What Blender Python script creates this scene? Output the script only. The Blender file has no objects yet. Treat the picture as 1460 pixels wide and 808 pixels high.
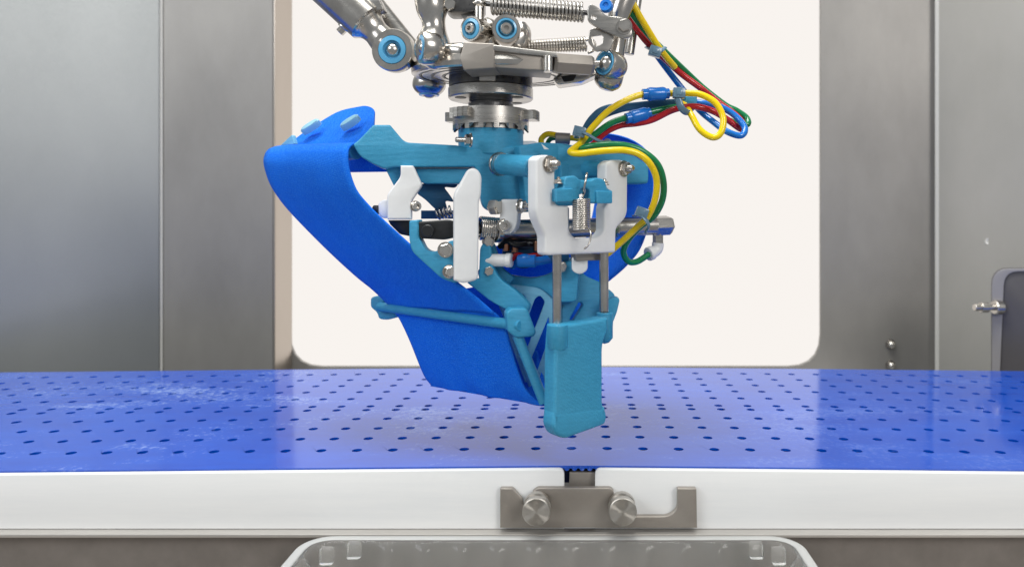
import bpy, bmesh, math, random
from mathutils import Vector, Matrix, noise
random.seed(7)
sc = bpy.context.scene
F, CX, HY, H = 1050.0, 830.0, 307.0, 0.1635     # focal length in photo pixels, vanishing point, camera height over the belt
# ---------------------------------------------------------------- camera
cam_d = bpy.data.cameras.new('camera'); cam = bpy.data.objects.new('camera', cam_d); sc.collection.objects.link(cam)
cam.location = (0, 0, H); cam.rotation_euler = (math.pi/2, 0, 0)
cam_d.sensor_width = 36; cam_d.lens = 36*F/1460
cam_d.shift_x = (730-CX)/1460; cam_d.shift_y = -(404-HY)/1460
cam_d.clip_start = 0.02; cam_d.clip_end = 50
cam_d.dof.use_dof = True; cam_d.dof.focus_distance = 0.50; cam_d.dof.aperture_fstop = 9.0
sc.camera = cam
# ---------------------------------------------------------------- world and lamps
w = bpy.data.worlds.new('World'); sc.world = w; w.use_nodes = True
w.node_tree.nodes['Background'].inputs[0].default_value = (0.93, 0.97, 1.0, 1)
w.node_tree.nodes['Background'].inputs[1].default_value = 0.30
def area(name, loc, target, sx, sy, power, col=(1, 1, 1)):
    l = bpy.data.lights.new(name, 'AREA'); l.shape = 'RECTANGLE'; l.size = sx; l.size_y = sy; l.energy = power; l.color = col
    o = bpy.data.objects.new(name, l); sc.collection.objects.link(o); o.location = loc
    o.rotation_euler = (Vector(target)-Vector(loc)).to_track_quat('-Z', 'Y').to_euler(); return o
area('ceiling_lamp', (-0.25, 0.30, 1.75), (-0.05, 0.62, 0.1), 1.2, 0.6, 33, (1.0, 01.002, 0.96))
area('fill_lamp', (-1.7, -0.9, 1.3), (-0.1, 0.6, 0.1), 1.2, 0.8, 19, (0.95, 0.98, 1.0))  # unseen fill lamp added in front for soft light and steel reflections
area('fill_lamp', (1.35, -1.4, 1.15), (-.1, 0.7, 0.2), 0.9, 0.8, 24, (1.0, 0.97, 0.93))  # unseen fill lamp added, set to brighten the top of the left wall
sc.view_settings.view_transform = 'Standard'; sc.view_settings.look = 'None'
sc.view_settings.exposure = 0; sc.view_settings.gamma = 1
sc.render.engine = 'CYCLES'
sc.cycles.max_bounces = 10; sc.cycles.transparent_max_bounces = 12

# ---------------------------------------------------------------- materials
def mat(name, col, rough=0.5, metal=0.0, spec=0.5, **kw):
    m = bpy.data.materials.new(name); m.use_nodes = True; nt = m.node_tree; b = nt.nodes['Principled BSDF']
    b.inputs['Base Color'].default_value = (*col, 1); b.inputs['Roughness'].default_value = rough
    b.inputs['Metallic'].default_value = metal; b.inputs['Specular IOR Level'].default_value = spec
    for k, v in kw.items(): b.inputs[k.replace('_', ' ')].default_value = v
    return m
def N(m, t, **kw):
    n = m.node_tree.nodes.new(t)
    for k, v in kw.items():
        if hasattr(n, k): setattr(n, k, v)
        else: n.inputs[k.replace('_', ' ')].default_value = v
    return n
def L(m, a, b): m.node_tree.links.new(a, b)
def B(m): return m.node_tree.nodes['Principled BSDF']
def coords(m, scale):
    tc = N(m, 'ShaderNodeTexCoord'); mp = N(m, 'ShaderNodeMapping'); mp.inputs['Scale'].default_value = scale
    L(m, tc.outputs['Object'], mp.inputs['Vector']); return mp.outputs[0]
def ramp(m, fac, stops):
    r = N(m, 'ShaderNodeValToRGB'); e = r.color_ramp.elements
    e[0].position, e[0].color = stops[0][0], (*stops[0][1], 1); e[1].position, e[1].color = stops[-1][0], (*stops[-1][1], 1)
    for p, c in stops[1:-1]:
        x = e.new(p); x.color = (*c, 1)
    L(m, fac, r.inputs[0]); return r.outputs[0]
def bump(m, h, dist, strength=1.0, chain=None):
    b = N(m, 'ShaderNodeBump'); b.inputs['Strength'].default_value = strength; b.inputs['Distance'].default_value = dist
    L(m, h, b.inputs['Height'])
    if chain: L(m, chain, b.inputs['Normal'])
    L(m, b.outputs[0], B(m).inputs['Normal']); return b.outputs[0]
def noise_tex(m, vec, scale, detail=4, rough=0.6):
    n = N(m, 'ShaderNodeTexNoise'); n.inputs['Scale'].default_value = scale; n.inputs['Detail'].default_value = detail; n.inputs['Roughness'].default_value = rough
    L(m, vec, n.inputs['Vector']); return n.outputs[0]
def g(v): return (v, v, v)

def steel(name, c0, c1, r0, r1, scale, fine=(400, 400, 400), bmp=0.00003, metal=1.0):
    m = mat(name, c0, r0, metal)
    v = coords(m, scale); n = noise_tex(m, v, 1.0, 6)
    L(m, ramp(m, n, [(0.3, c0), (0.7, c1)]), B(m).inputs['Base Color'])
    v2 = coords(m, fine); n2 = noise_tex(m, v2, 1.0, 3)
    mr = N(m, 'ShaderNodeMapRange'); L(m, n2, mr.inputs['Value']); mr.inputs['From Min'].default_value = .3; mr.inputs['From Max'].default_value = .7
    mr.inputs['To Min'].default_value = r0; mr.inputs['To Max'].default_value = r1
    L(m, mr.outputs[0], B(m).inputs['Roughness'])
    bump(m, n2, bmp, 0.6); return m
M_chrome = steel('polished_steel', (.48, .45, .415), (.66, .63, .59), .22, .27, (60, 60, 60), (120, 120, 120), .000002)
M_steel = steel('machined_steel', (.40, .38, .355), (.58, .56, .53), .24, .36, (40, 40, 200), (60, 60, 1500), .00001)
M_knob = mat('turned_steel', (.55, .52, .48), .38, 1.0, Anisotropic=.95)
tg = N(M_knob, 'ShaderNodeTangent'); tg.direction_type = 'RADIAL'; tg.axis = 'Y'; L(M_knob, tg.outputs[0], B(M_knob).inputs['Tangent'])
M_dsteel = steel('dark_steel', (.10, .10, .105), (.20, .195, .19), .25, .4, (60, 60, 60))
M_bracket = steel('blasted_steel', (.30, .27, .24), (.38, .345, .31), .38, .5, (30, 30, 30), (900, 900, 900), .00003, .55)
M_ledge = steel('ledge_steel', (.50, .475, .445), (.62, .595, .565), .3, .42, (3, 30, 60), (15, 900, 900), .00003, .7)
M_wall = steel('wall_sheet_steel', (.25, .24, .228), (.35, .335, .315), .46, .58, (6, 6, 3), (700, 700, 700), 0.00002, .7)
M_wallb = steel('sheet_steel_blue_reflection', (.28, .295, .30), (.34, .355, .36), .44, .52, (4, 4, 2), (900, 900, 500), 0.00001, 1.0)  # slight blue of reflected light is put into the base colour
M_jamb_lit = steel('jamb_steel_lit_warm', (.50, .44, .38), (.58, .52, .46), .3, .4, (5, 5, 2), (700, 700, 700))  # the panel's warm light on the column side is put into this colour
M_lower = mat('weathered_sheet', (.25, .22, .2), .55, 0.3)
v = coords(M_lower, (45, 45, 45)); n = noise_tex(M_lower, v, 1, 8, .6)
L(M_lower, ramp(M_lower, n, [(.25, (.20, .178, .16)), (.75, (.27, .243, .22))]), B(M_lower).inputs['Base Color'])
n = noise_tex(M_lower, coords(M_lower, (1500, 1500, 1500)), 1, 2); bump(M_lower, n, .00004, .4)

def teal(name, c0, c1):
    m = mat(name, c0, .42, 0, .45)
    n = noise_tex(m, coords(m, (180, 180, 900)), 1, 6, .65)
    L(m, ramp(m, n, [(.25, c0), (.75, c1)]), B(m).inputs['Base Color'])
    wv = N(m, 'ShaderNodeTexWave', wave_type='BANDS', bands_direction='Z'); wv.inputs['Scale'].default_value = 1.0; wv.inputs['Distortion'].default_value = .3
    tc = N(m, 'ShaderNodeTexCoord'); mp = N(m, 'ShaderNodeMapping'); mp.inputs['Scale'].default_value = (300, 300, 380)
    L(m, tc.outputs['Object'], mp.inputs['Vector']); L(m, mp.outputs[0], wv.inputs['Vector'])
    b1 = bump(m, wv.outputs['Fac'], .00016, .6)
    n2 = noise_tex(m, coords(m, (1800, 1800, 1800)), 1, 2); bump(m, n2, .0003, .7, b1)
    return m
M_teal = teal('teal_printed_plastic', (.028, .27, .47), (.052, .36, .60))
M_tealp = teal('pale_teal_plastic', (.14, .44, .64), (.22, .54, .74))
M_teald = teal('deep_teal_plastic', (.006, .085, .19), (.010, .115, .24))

M_fabric = mat('blue_woven_belt_fabric', (.002, .10, .72), .75, 0, .12)
v = coords(M_fabric, (1, 1, 1))
w1 = N(M_fabric, 'ShaderNodeTexWave', wave_type='BANDS', bands_direction='Z'); w1.inputs['Scale'].default_value = 620; L(M_fabric, v, w1.inputs['Vector'])
w2 = N(M_fabric, 'ShaderNodeTexWave', wave_type='BANDS', bands_direction='DIAGONAL'); w2.inputs['Scale'].default_value = 560; L(M_fabric, v, w2.inputs['Vector'])
mx = N(M_fabric, 'ShaderNodeMath', operation='ADD'); L(M_fabric, w1.outputs['Fac'], mx.inputs[0]); L(M_fabric, w2.outputs['Fac'], mx.inputs[1])
nn = noise_tex(M_fabric, coords(M_fabric, (1500, 1500, 1500)), 1, 2)
b1 = bump(M_fabric, mx.outputs[0], .00016, .7); bump(M_fabric, nn, .0002, .5, b1)
n = noise_tex(M_fabric, coords(M_fabric, (25, 25, 12)), 1, 3)
fc = ramp(M_fabric, n, [(.3, (.0002, .130, .78)), (.7, (.0006, .165, .90))])
sp0 = noise_tex(M_fabric, coords(M_fabric, (1000, 1000, 1400)), 1, 2, .8)
fm = N(M_fabric, 'ShaderNodeMixRGB'); L(M_fabric, ramp(M_fabric, sp0, [(.42, g(0)), (.72, g(.75))]), fm.inputs[0]); L(M_fabric, fc, fm.inputs[1]); fm.inputs[2].default_value = (.05, .30, .95, 1)
L(M_fabric, fm.outputs[0], B(M_fabric).inputs['Base Color'])
B(M_fabric).inputs['Sheen Weight'].default_value = .12; B(M_fabric).inputs['Sheen Roughness'].default_value = .4
B(M_fabric).inputs['Sheen Tint'].default_value = (.2, .6, 1, 1)

M_belt = mat('glossy_blue_belt', (.008, .075, .62), .10, 0, .5)
vb = coords(M_belt, (9, 26, 9)); nb = noise_tex(M_belt, vb, 1, 7, .7)
vs = coords(M_belt, (240, 240, 240)); ns = noise_tex(M_belt, vs, 1, 3, .7)
nm = noise_tex(M_belt, coords(M_belt, (4, 9, 4)), 1, 2)
m1 = N(M_belt, 'ShaderNodeMath', operation='MULTIPLY'); L(M_belt, ns, m1.inputs[0]); L(M_belt, nb, m1.inputs[1])
m2 = N(M_belt, 'ShaderNodeMath', operation='MULTIPLY'); L(M_belt, m1.outputs[0], m2.inputs[0]); L(M_belt, nm, m2.inputs[1])
dust = ramp(M_belt, m2.outputs[0], [(.155, g(0)), (.23, g(1))])
dustm = N(M_belt, 'ShaderNodeMath', operation='MULTIPLY'); L(M_belt, dust, dustm.inputs[0]); dustm.inputs[1].default_value = .5
mc = N(M_belt, 'ShaderNodeMixRGB'); 
sx_ = N(M_belt, 'ShaderNodeSeparateXYZ'); L(M_belt, coords(M_belt, (1, 1, 1)), sx_.inputs[0])
mr_ = N(M_belt, 'ShaderNodeMapRange'); L(M_belt, sx_.outputs[0], mr_.inputs['Value'])
for k_, v_ in (('From Min', -.15), ('From Max', .25), ('To Min', 1.0), ('To Max', .25)): mr_.inputs[k_].default_value = v_
dm2 = N(M_belt, 'ShaderNodeMath', operation='MULTIPLY'); L(M_belt, dustm.outputs[0], dm2.inputs[0]); L(M_belt, mr_.outputs[0], dm2.inputs[1])
L(M_belt, dm2.outputs[0], mc.inputs[0])
bc = ramp(M_belt, nb, [(.3, (.0003, .058, .46)), (.7, (.001, .092, .60))])
L(M_belt, bc, mc.inputs[1]); mc.inputs[2].default_value = (.42, .55, .85, 1)
L(M_belt, mc.outputs[0], B(M_belt).inputs['Base Color'])
rr = ramp(M_belt, nb, [(.3, g(.08)), (.75, g(.18))]); L(M_belt, rr, B(M_belt).inputs['Roughness'])
bump(M_belt, ns, .00004, .5)
B(M_belt).inputs['IOR'].default_value = 1.66
M_bed = mat('dark_blue_bed', (.003, .012, .09), .5)

M_white = mat('white_machined_plastic', (.80, .81, .82), .38, 0, .4, Subsurface_Weight=.0)
n = noise_tex(M_white, coords(M_white, (40, 40, 40)), 1, 5); L(M_white, ramp(M_white, n, [(.3, (.76, .77, .78)), (.7, (.85, .855, .86))]), B(M_white).inputs['Base Color'])
n = noise_tex(M_white, coords(M_white, (700, 700, 700)), 1, 2); bump(M_white, n, .00005, .4)
M_rail = mat('white_rail_plastic', (.8, .8, .8), .32, 0, .4)
n = noise_tex(M_rail, coords(M_rail, (3, 30, 40)), 1, 6, .7); L(M_rail, ramp(M_rail, n, [(.3, (.71, .72, .73)), (.7, (.80, .80, .795))]), B(M_rail).inputs['Base Color'])
M_black = mat('black_plastic', (.012, .013, .015), .4)
n = noise_tex(M_black, coords(M_black, (900, 900, 900)), 1, 2); bump(M_black, n, .0001, .4)
def hose_mat(name, c, c2):
    m = mat(name, c, .2, 0, .5, Coat_Weight=.2)
    n = noise_tex(m, coords(m, (50, 50, 50)), 1, 3); L(m, ramp(m, n, [(.3, c), (.7, c2)]), B(m).inputs['Base Color']); return m
M_yel = hose_mat('yellow_hose', (.88, .60, .0), (.95, .70, .004))
M_grn = hose_mat('green_hose', (.003, .17, .055), (.006, .24, .08))
M_red = hose_mat('red_hose', (.42, .006, .012), (.55, .012, .02))
M_blu = hose_mat('blue_hose', (.004, .14, .55), (.008, .20, .68))
M_tie = hose_mat('grey_blue_tie', (.10, .19, .27), (.14, .24, .33))
M_ring = hose_mat('light_blue_liner', (.10, .42, .72), (.14, .48, .78))
M_bead = mat('bright_toned_metal', (.78, .77, .74), .3, .35)
M_button = mat('button_pale_highlight', (.30, .60, .76), .4)  # teal made pale all over to carry the highlight on the tops
M_wallr = steel('warm_sheet_steel', (.43, .42, .39), (.52, .505, .475), .42, .52, (5, 5, 3), (700, 700, 700), 0.00001, .6)
M_panel = bpy.data.materials.new('backlit_diffuser'); M_panel.use_nodes = True
nt = M_panel.node_tree; nt.nodes.clear(); em = nt.nodes.new('ShaderNodeEmission'); ou = nt.nodes.new('ShaderNodeOutputMaterial')
em.inputs[0].default_value = (1.0, .955, .912, 1); em.inputs[1].default_value = .945; nt.links.new(em.outputs[0], ou.inputs[0])
M_tray = mat('clear_tray_plastic', (.97, .97, .955), .04, 0, .5, Transmission_Weight=.92, IOR=1.18)
M_trayrim = mat('frosted_tray_rim', (.66, .66, .65), .25, 0, .5, Transmission_Weight=.35, IOR=1.3)

# ---------------------------------------------------------------- helpers
WPOS = {}
DS = 1.0      # unit in which distances from the camera are given (metres); the robot section sets its own
def P(px, py, Y): return Vector(((px-CX)/F*Y*DS, Y*DS, H+(HY-py)/F*Y*DS))      # a point of the place seen at that pixel, Y metres away
def link(name, me, m, parent=None, smooth=True, angle=40):
    if not me.materials: me.materials.append(m)
    co = [v.co for v in me.vertices]
    lo = Vector((min(c.x for c in co), min(c.y for c in co), min(c.z for c in co))); hi = Vector((max(c.x for c in co), max(c.y for c in co), max(c.z for c in co)))
    c = (lo+hi)/2
    if parent is None: c.z = lo.z
    me.transform(Matrix.Translation(-c))
    o = bpy.data.objects.new(name, me); sc.collection.objects.link(o); WPOS[o.name] = c.copy()
    if parent: o.parent = parent; o.location = c-WPOS[parent.name]
    else: o.location = c
    if smooth:
        me.shade_smooth()
        try: me.set_sharp_from_angle(angle=math.radians(angle))
        except Exception: pass
    return o
def build(name, bm, m, parent=None, smooth=True, angle=40):
    me = bpy.data.meshes.new(name); bmesh.ops.recalc_face_normals(bm, faces=bm.faces); bm.to_mesh(me); bm.free()
    return link(name, me, m, parent, smooth, angle)
def tag(o, label=None, cat=None, group=None, kind=None):
    for k, v in (('label', label), ('category', cat), ('group', group), ('kind', kind)):
        if v: o[k] = v
    return o
def thing(name, loc, label, cat, group=None):
    o = bpy.data.objects.new(name, None); sc.collection.objects.link(o); o.location = loc; o.empty_display_size = .01
    WPOS[o.name] = Vector(loc); return tag(o, label, cat, group)
def basis(d):
    d = Vector(d).normalized(); a = Vector((0, 0, 1)) if abs(d.z) < .9 else Vector((0, 1, 0))
    x = a.cross(d).normalized(); y = d.cross(x); return x, y, d
def lathe(bm, o, d, prof, n=32, sx=1.0, sy=1.0, phase=0):
    """prof: list of (distance along d, radius)"""
    x, y, d = basis(d); o = Vector(o); rings = []
    for t, r in prof:
        if r < 1e-7: rings.append([bm.verts.new(o+d*t)]); continue
        rings.append([bm.verts.new(o+d*t+(x*math.cos(a)*sx+y*math.sin(a)*sy)*r) for a in [phase+2*math.pi*i/n for i in range(n)]])
    for a, b in zip(rings, rings[1:]):
        if len(a) == 1 and len(b) == 1: continue
        for i in range(n):
            j = (i+1) % n
            if len(a) == 1: bm.faces.new((a[0], b[i], b[j]))
            elif len(b) == 1: bm.faces.new((a[i], b[0], a[j]))
            else: bm.faces.new((a[i], b[i], b[j], a[j]))
    for r, f in ((rings[0], 1), (rings[-1], 0)):
        if len(r) > 1: bm.faces.new(r)
    return bm
def cylp(bm, a, b, r, n=24, bev=None, r2=None):
    a, b = Vector(a), Vector(b); ln = (b-a).length; r2 = r if r2 is None else r2
    bev = min(r, r2, ln)*.12 if bev is None else bev
    return lathe(bm, a, b-a, [(0, 0), (0, r-bev), (bev, r), (ln-bev, r2), (ln, r2-bev), (ln, 0)], n)
def cyl(name, a, b, r, m, parent=None, **k): bm = bmesh.new(); cylp(bm, a, b, r, **k); return build(name, bm, m, parent)
def catmull(pts, sub=8, closed=False):
    pts = [tuple(p) for p in pts]; n = len(pts); out = []
    rng = range(n if closed else n-1)
    for i in rng:
        p1, p2 = pts[i], pts[(i+1) % n]
        p0 = pts[i-1] if (i > 0 or closed) else tuple(2*a-b for a, b in zip(p1, p2))
        p3 = pts[(i+2) % n] if (i+2 < n or closed) else tuple(2*b-a for a, b in zip(p1, p2))
        for k in range(sub):
            t = k/sub
            out.append(tuple(.5*(2*b+(-a+c)*t+(2*a-5*b+4*c-d)*t*t+(-a+3*b-3*c+d)*t**3) for a, b, c, d in zip(p0, p1, p2, p3)))
    if not closed: out.append(pts[-1])
    return out
def tubep(bm, pts, r, n=12, flat=1.0, cap=True):
    """pts world vectors; r number or list"""
    pts = [Vector(p) for p in pts]; R = r if isinstance(r, (list, tuple)) else [r]*len(pts)
    t0 = (pts[1]-pts[0]).normalized(); x = basis(t0)[0]; rings = []
    for i, p in enumerate(pts):
        t = (pts[min(i+1, len(pts)-1)]-pts[max(i-1, 0)]).normalized()
        x = (x-t*x.dot(t)).normalized(); y = t.cross(x)
        rings.append([bm.verts.new(p+(x*math.cos(a)+y*math.sin(a)*flat)*R[i]) for a in [2*math.pi*k/n for k in range(n)]])
    for a, b in zip(rings, rings[1:]):
        for i in range(n):
            j = (i+1) % n; bm.faces.new((a[i], a[j], b[j], b[i]))
    if cap: bm.faces.new(rings[0]); bm.faces.new(rings[-1])
    return bm
def hose(name, pp, rpx, m, label=None, parent=None, group=None, cat='air hose', sub=8):
    pts = catmull([P(*p) for p in pp], sub); bm = bmesh.new(); tubep(bm, pts, rpx, 14)
    o = build(name, bm, m, parent, True, 80)
    if label: tag(o, label, cat, group)
    return o
def springp(bm, a, b, R, wire, turns, n=8, seg=18, r2=None):
    a, b = Vector(a), Vector(b); x, y, d = basis(b-a); ln = (b-a).length; pts = []; r2 = R if r2 is None else r2
    for i in range(int(turns*seg)+1):
        t = i/(turns*seg); an = 2*math.pi*turns*t; rr_ = R+(r2-R)*t
        pts.append(a+d*ln*t+(x*math.cos(an)+y*math.sin(an))*rr_)
    return tubep(bm, pts, wire, n)
def roundpoly(pts, seg=5):
    out = []; n = len(pts)
    for i, p in enumerate(pts):
        r = p[2] if len(p) > 2 else 0; q = Vector(p[:2])
        if r <= 0: out.append(q); continue
        a, c = Vector(pts[i-1][:2]), Vector(pts[(i+1) % n][:2]); da, dc = (a-q), (c-q)
        r_ = min(r, da.length*.48, dc.length*.48)
        s, e = q+da.normalized()*r_, q+dc.normalized()*r_
        for k in range(seg+1):
            t = k/seg; out.append(s*(1-t)**2+q*2*t*(1-t)+e*t*t)
    return out
def plane_of(A, Bq, tilt=0, y0=HY):
    a = P(A[0], HY if tilt == 0 else y0, A[1]); b = P(Bq[0], HY, Bq[1]); d = b-a; d.z = 0; d.normalize(); n = Vector((-d.y, d.x, 0))
    if n.y < 0: n = -n
    Z = Vector((0, 0, 1)); v = Z*math.cos(tilt)+n*math.sin(tilt); nn = n*math.cos(tilt)-Z*math.sin(tilt)
    return a, d, v, nn
def onplane(px, py, pl):
    a, d, v, n = pl; o = Vector((0, 0, H)); k = Vector(((px-CX)/F, 1, (HY-py)/F)); return o+k*((a-o).dot(n)/k.dot(n))
def plate(name, pts, A, Bq, t, m, parent=None, bev=.0008, holes=(), seg=5, res=2, tilt=0, y0=HY):
    """a flat piece standing in a vertical plane through two places, t metres thick going away from the viewer"""
    t *= DS; bev *= DS; pl = plane_of(A, Bq, tilt, y0); a, d, vv, n = pl
    cu = bpy.data.curves.new(name, 'CURVE'); cu.dimensions = '2D'; cu.fill_mode = 'BOTH'
    bev = min(bev, t*.45)
    cu.extrude = t/2-bev; cu.bevel_depth = bev; cu.bevel_resolution = res; cu.offset = -bev
    for lp in [pts]+list(holes):
        q = roundpoly(lp, seg); sp = cu.splines.new('POLY'); sp.points.add(len(q)-1); sp.use_cyclic_u = True
        for i, (x, y) in enumerate(q):
            w_ = onplane(x, y, pl); sp.points[i].co = ((w_-a).dot(d), (w_-a).dot(vv), 0, 1)
    ob = bpy.data.objects.new('tmp', cu); sc.collection.objects.link(ob)
    dg = bpy.context.evaluated_depsgraph_get(); me = bpy.data.meshes.new_from_object(ob.evaluated_get(dg)); bpy.data.objects.remove(ob); bpy.data.curves.remove(cu)
    D = d; Z = vv; Wn = D.cross(Z); o = a+n*(t/2)
    me.transform(Matrix(((D.x, Z.x, Wn.x, o.x), (D.y, Z.y, Wn.y, o.y), (D.z, Z.z, Wn.z, o.z), (0, 0, 0, 1))))
    me.name = name; me.materials.clear()
    bm = bmesh.new(); bm.from_mesh(me); bmesh.ops.remove_doubles(bm, verts=bm.verts, dist=1e-6); bm.to_mesh(me); bm.free()
    return link(name, me, m, parent, True, 35)
def boxp(bm, lo, hi, bev=0.0):
    r = bmesh.ops.create_cube(bm, size=1); vs = r['verts']
    lo, hi = Vector(lo), Vector(hi)
    for v in vs: v.co = Vector((lo[i]+(v.co[i]+.5)*(hi[i]-lo[i]) for i in range(3)))
    if bev: bmesh.ops.bevel(bm, geom=list({e for v in vs for e in v.link_edges}), offset=bev, segments=2, affect='EDGES', profile=.5)
    return bm
def box(name, lo, hi, m, parent=None, bev=0.0): bm = bmesh.new(); boxp(bm, lo, hi, bev); return build(name, bm, m, parent, True, 30)
U = Vector((.67, -.74, 0)).normalized()      # the way the front finger faces
W = Vector((.74, .67, 0)).normalized()
def bolt(parent, p, d, r, stud=0.0, name='bolt', m=None, washer=True, hexr=None, sock=False):
    """hex nut with washer and threaded stud end at p pointing along d"""
    bm = bmesh.new(); d = Vector(d).normalized(); p = Vector(p); k = 0
    if washer: lathe(bm, p, d, [(0, 0), (0, r*1.22), (r*.2, r*1.22), (r*.2, 0)], 24); k = r*.2
    if sock:
        lathe(bm, p+d*k, d, [(0, 0), (0, r), (r*.9, r), (r*1.0, r*.9), (r*1.0, r*.5), (r*.5, r*.45), (r*.5, 0)], 20); top = k+r
    else:
        lathe(bm, p+d*k, d, [(0, 0), (0, r*.96), (r*.1, r), (r*.75, r), (r*.85, r*.88), (r*.85, 0)], 6, phase=.3); top = k+r*.85
    if stud:
        pr = [(0, 0)]; s = 0; rr_ = r*.5
        while s < stud: pr += [(s, rr_), (s+r*.1, rr_*.86)]; s += r*.2
        pr += [(s, rr_*.8), (s+r*.1, rr_*.55), (s+r*.1, 0)]
        lathe(bm, p+d*(top-r*.05), d, pr, 16)
    return build(name, bm, m or M_chrome, parent, True, 30)

# ================================================================= SETTING: machine housing behind
def wall_piece(name, p0, p1, z0, z1, t, m, hl=None):
    """upright sheet from p0 to p1 (x,y), going t back"""
    bm = bmesh.new(); a, b = Vector((*p0, 0)), Vector((*p1, 0)); d = (b-a).normalized(); n = Vector((-d.y, d.x, 0)); n = n if n.y > 0 else -n
    c = [a, b, b+n*t, a+n*t]; lo = [bm.verts.new(q+Vector((0, 0, z0))) for q in c]; hi = [bm.verts.new(q+Vector((0, 0, z1))) for q in c]
    bm.faces.new(lo); bm.faces.new(hi)
    for i in range(4): j = (i+1) % 4; bm.faces.new((lo[i], lo[j], hi[j], hi[i]))
    bmesh.ops.bevel(bm, geom=[e for e in bm.edges if abs((e.verts[0].co-e.verts[1].co).normalized().z) > .9], offset=.0016, segments=3, affect='EDGES')
    return tag(build(name, bm, m, None, True, 30), hl, kind='structure')
def XY(px, Y): return ((px-CX)/F*Y, Y)
ZB, ZT = -0.16, 0.95
YW = 1.06
# sheet with the rounded opening
xl, xr = XY(413, YW)[0], XY(1170, YW)[0]
def rect_px(x0, y0, x1, y1, r): return [(x0, y0, r), (x1, y0, r), (x1, y1, r), (x0, y1, r)]
wall = plate('back_wall', [(60, 700), (60, -900), (1700, -900), (1700, 700)], (0, YW), (1460, YW), .006, M_wall, None, .0006, holes=[rect_px(413, -420, 1170, 522, 46)])
tag(wall, 'grey sheet steel wall with the big round cornered opening', kind='structure')
lp = box('light_panel', (xl-.06, YW+.012, P(0, 560, YW).z), (xr+.06, YW+.030, P(0, -520, YW).z), M_panel, None, .002)
tag(lp, 'large white backlit panel filling the rounded opening behind the gripper', 'light panel')
wall_piece('housing_column', XY(231, 1.002), XY(390, 1.002), ZB, ZT, YW-1.002-.001, M_wall, 'grey steel column left of the bright opening')
wall_piece('column_edge_strip', (XY(390, 1.002)[0]+.0012, 1.0035), (XY(390, 1.002)[0]+.0025, YW-.0005), ZB, ZT, .001, M_jamb_lit, 'warm lit narrow side face of the steel column')
wall_piece('corner_seam', XY(228, .9985), XY(231.5, .9995), ZB, ZT, .004, M_bead, 'bright folded corner seam beside the left steel wall')  # added pale strip whose colour makes the bright line of the edge
wall_piece('side_wall', XY(-260, .80), XY(228, .998), ZB, ZT, .004, M_wallb, 'pale bluish sheet steel wall at far left')
wall_piece('side_wall', XY(1337.5, 1.046), XY(1640, .82), ZB, ZT, .004, M_wallr, 'grey sheet steel wall at far right')
wall_piece('corner_seam', XY(1332, 1.052), XY(1337.5, 1.046), ZB, ZT, .004, M_bead, 'bright folded corner seam between the right steel walls')
# cap nuts on the wall to the right
for py in (490.5, 520.5):
    bm = bmesh.new(); p = P(1269.5, py, YW-.001); r = .0056
    lathe(bm, p, (0, -1, 0), [(0, 0), (0, r*1.25), (.001, r*1.25), (.001, r), (.0045, r), (.0065, r*.85), (.0085, r*.5), (.009, 0)], 20)
    build('cap_nut', bm, M_chrome, wall)
lw = [o for o in bpy.data.objects if o.name == 'side_wall'][0]; rw = bpy.data.objects['side_wall.001']
bm = bmesh.new(); p = onplane(1408, 344, plane_of((1337.5, 1.046), (1640, .82)))
lathe(bm, p, (-.5, -.86, 0), [(-.002, 0), (-.002, .0033), (.0006, .003), (.0002, .0014), (0, 0)], 16, 1, 1.3); build('rivet', bm, M_bead, rw)
# dark guard door, lower right, with its pivot screw
gd = thing('guard_door', P(1460, 560, .86), 'dark smoked guard door with rounded corner at lower right behind the belt', 'guard door')
plate('door_panel', [(1413, 640), (1413, 382, 24), (1640, 382), (1640, 640)], (1413, .88), (1640, .80), .012, mat('smoked_door', (.085, .08, .085), .3, 0, .6), gd, .002)
plate('door_edge', [(1414, 640), (1414, 383, 24), (1640, 383), (1640, 387), (1432, 387, 20), (1421, 640)], (1413, .8775), (1640, .7975), .002, mat('door_edge_polished', (.26, .25, .26), .3, 0, .6), gd, .0005)
bm = bmesh.new(); a = P(1389, 438, .868); b = P(1428, 438, .872)
for s0, s1, r in ((0, .25, .0042), (.22, .5, .0062), (.5, .72, .0035), (.72, 1.0, .0085)): cylp(bm, a.lerp(b, s0), a.lerp(b, s1), r, 18)
build('pivot_screw', bm, M_chrome, gd)
# lower sheet and shelf under the tray
tag(box('lower_wall', (-.75, .4760, -.20), (.75, .4785, -.0395), M_lower), 'brown grey weathered steel sheet below the ledge', kind='structure')
tag(box('shelf', (-.75, .12, -.108), (.75, .4755, -.100), M_lower), 'steel shelf that carries the clear tray', kind='structure')

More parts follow.
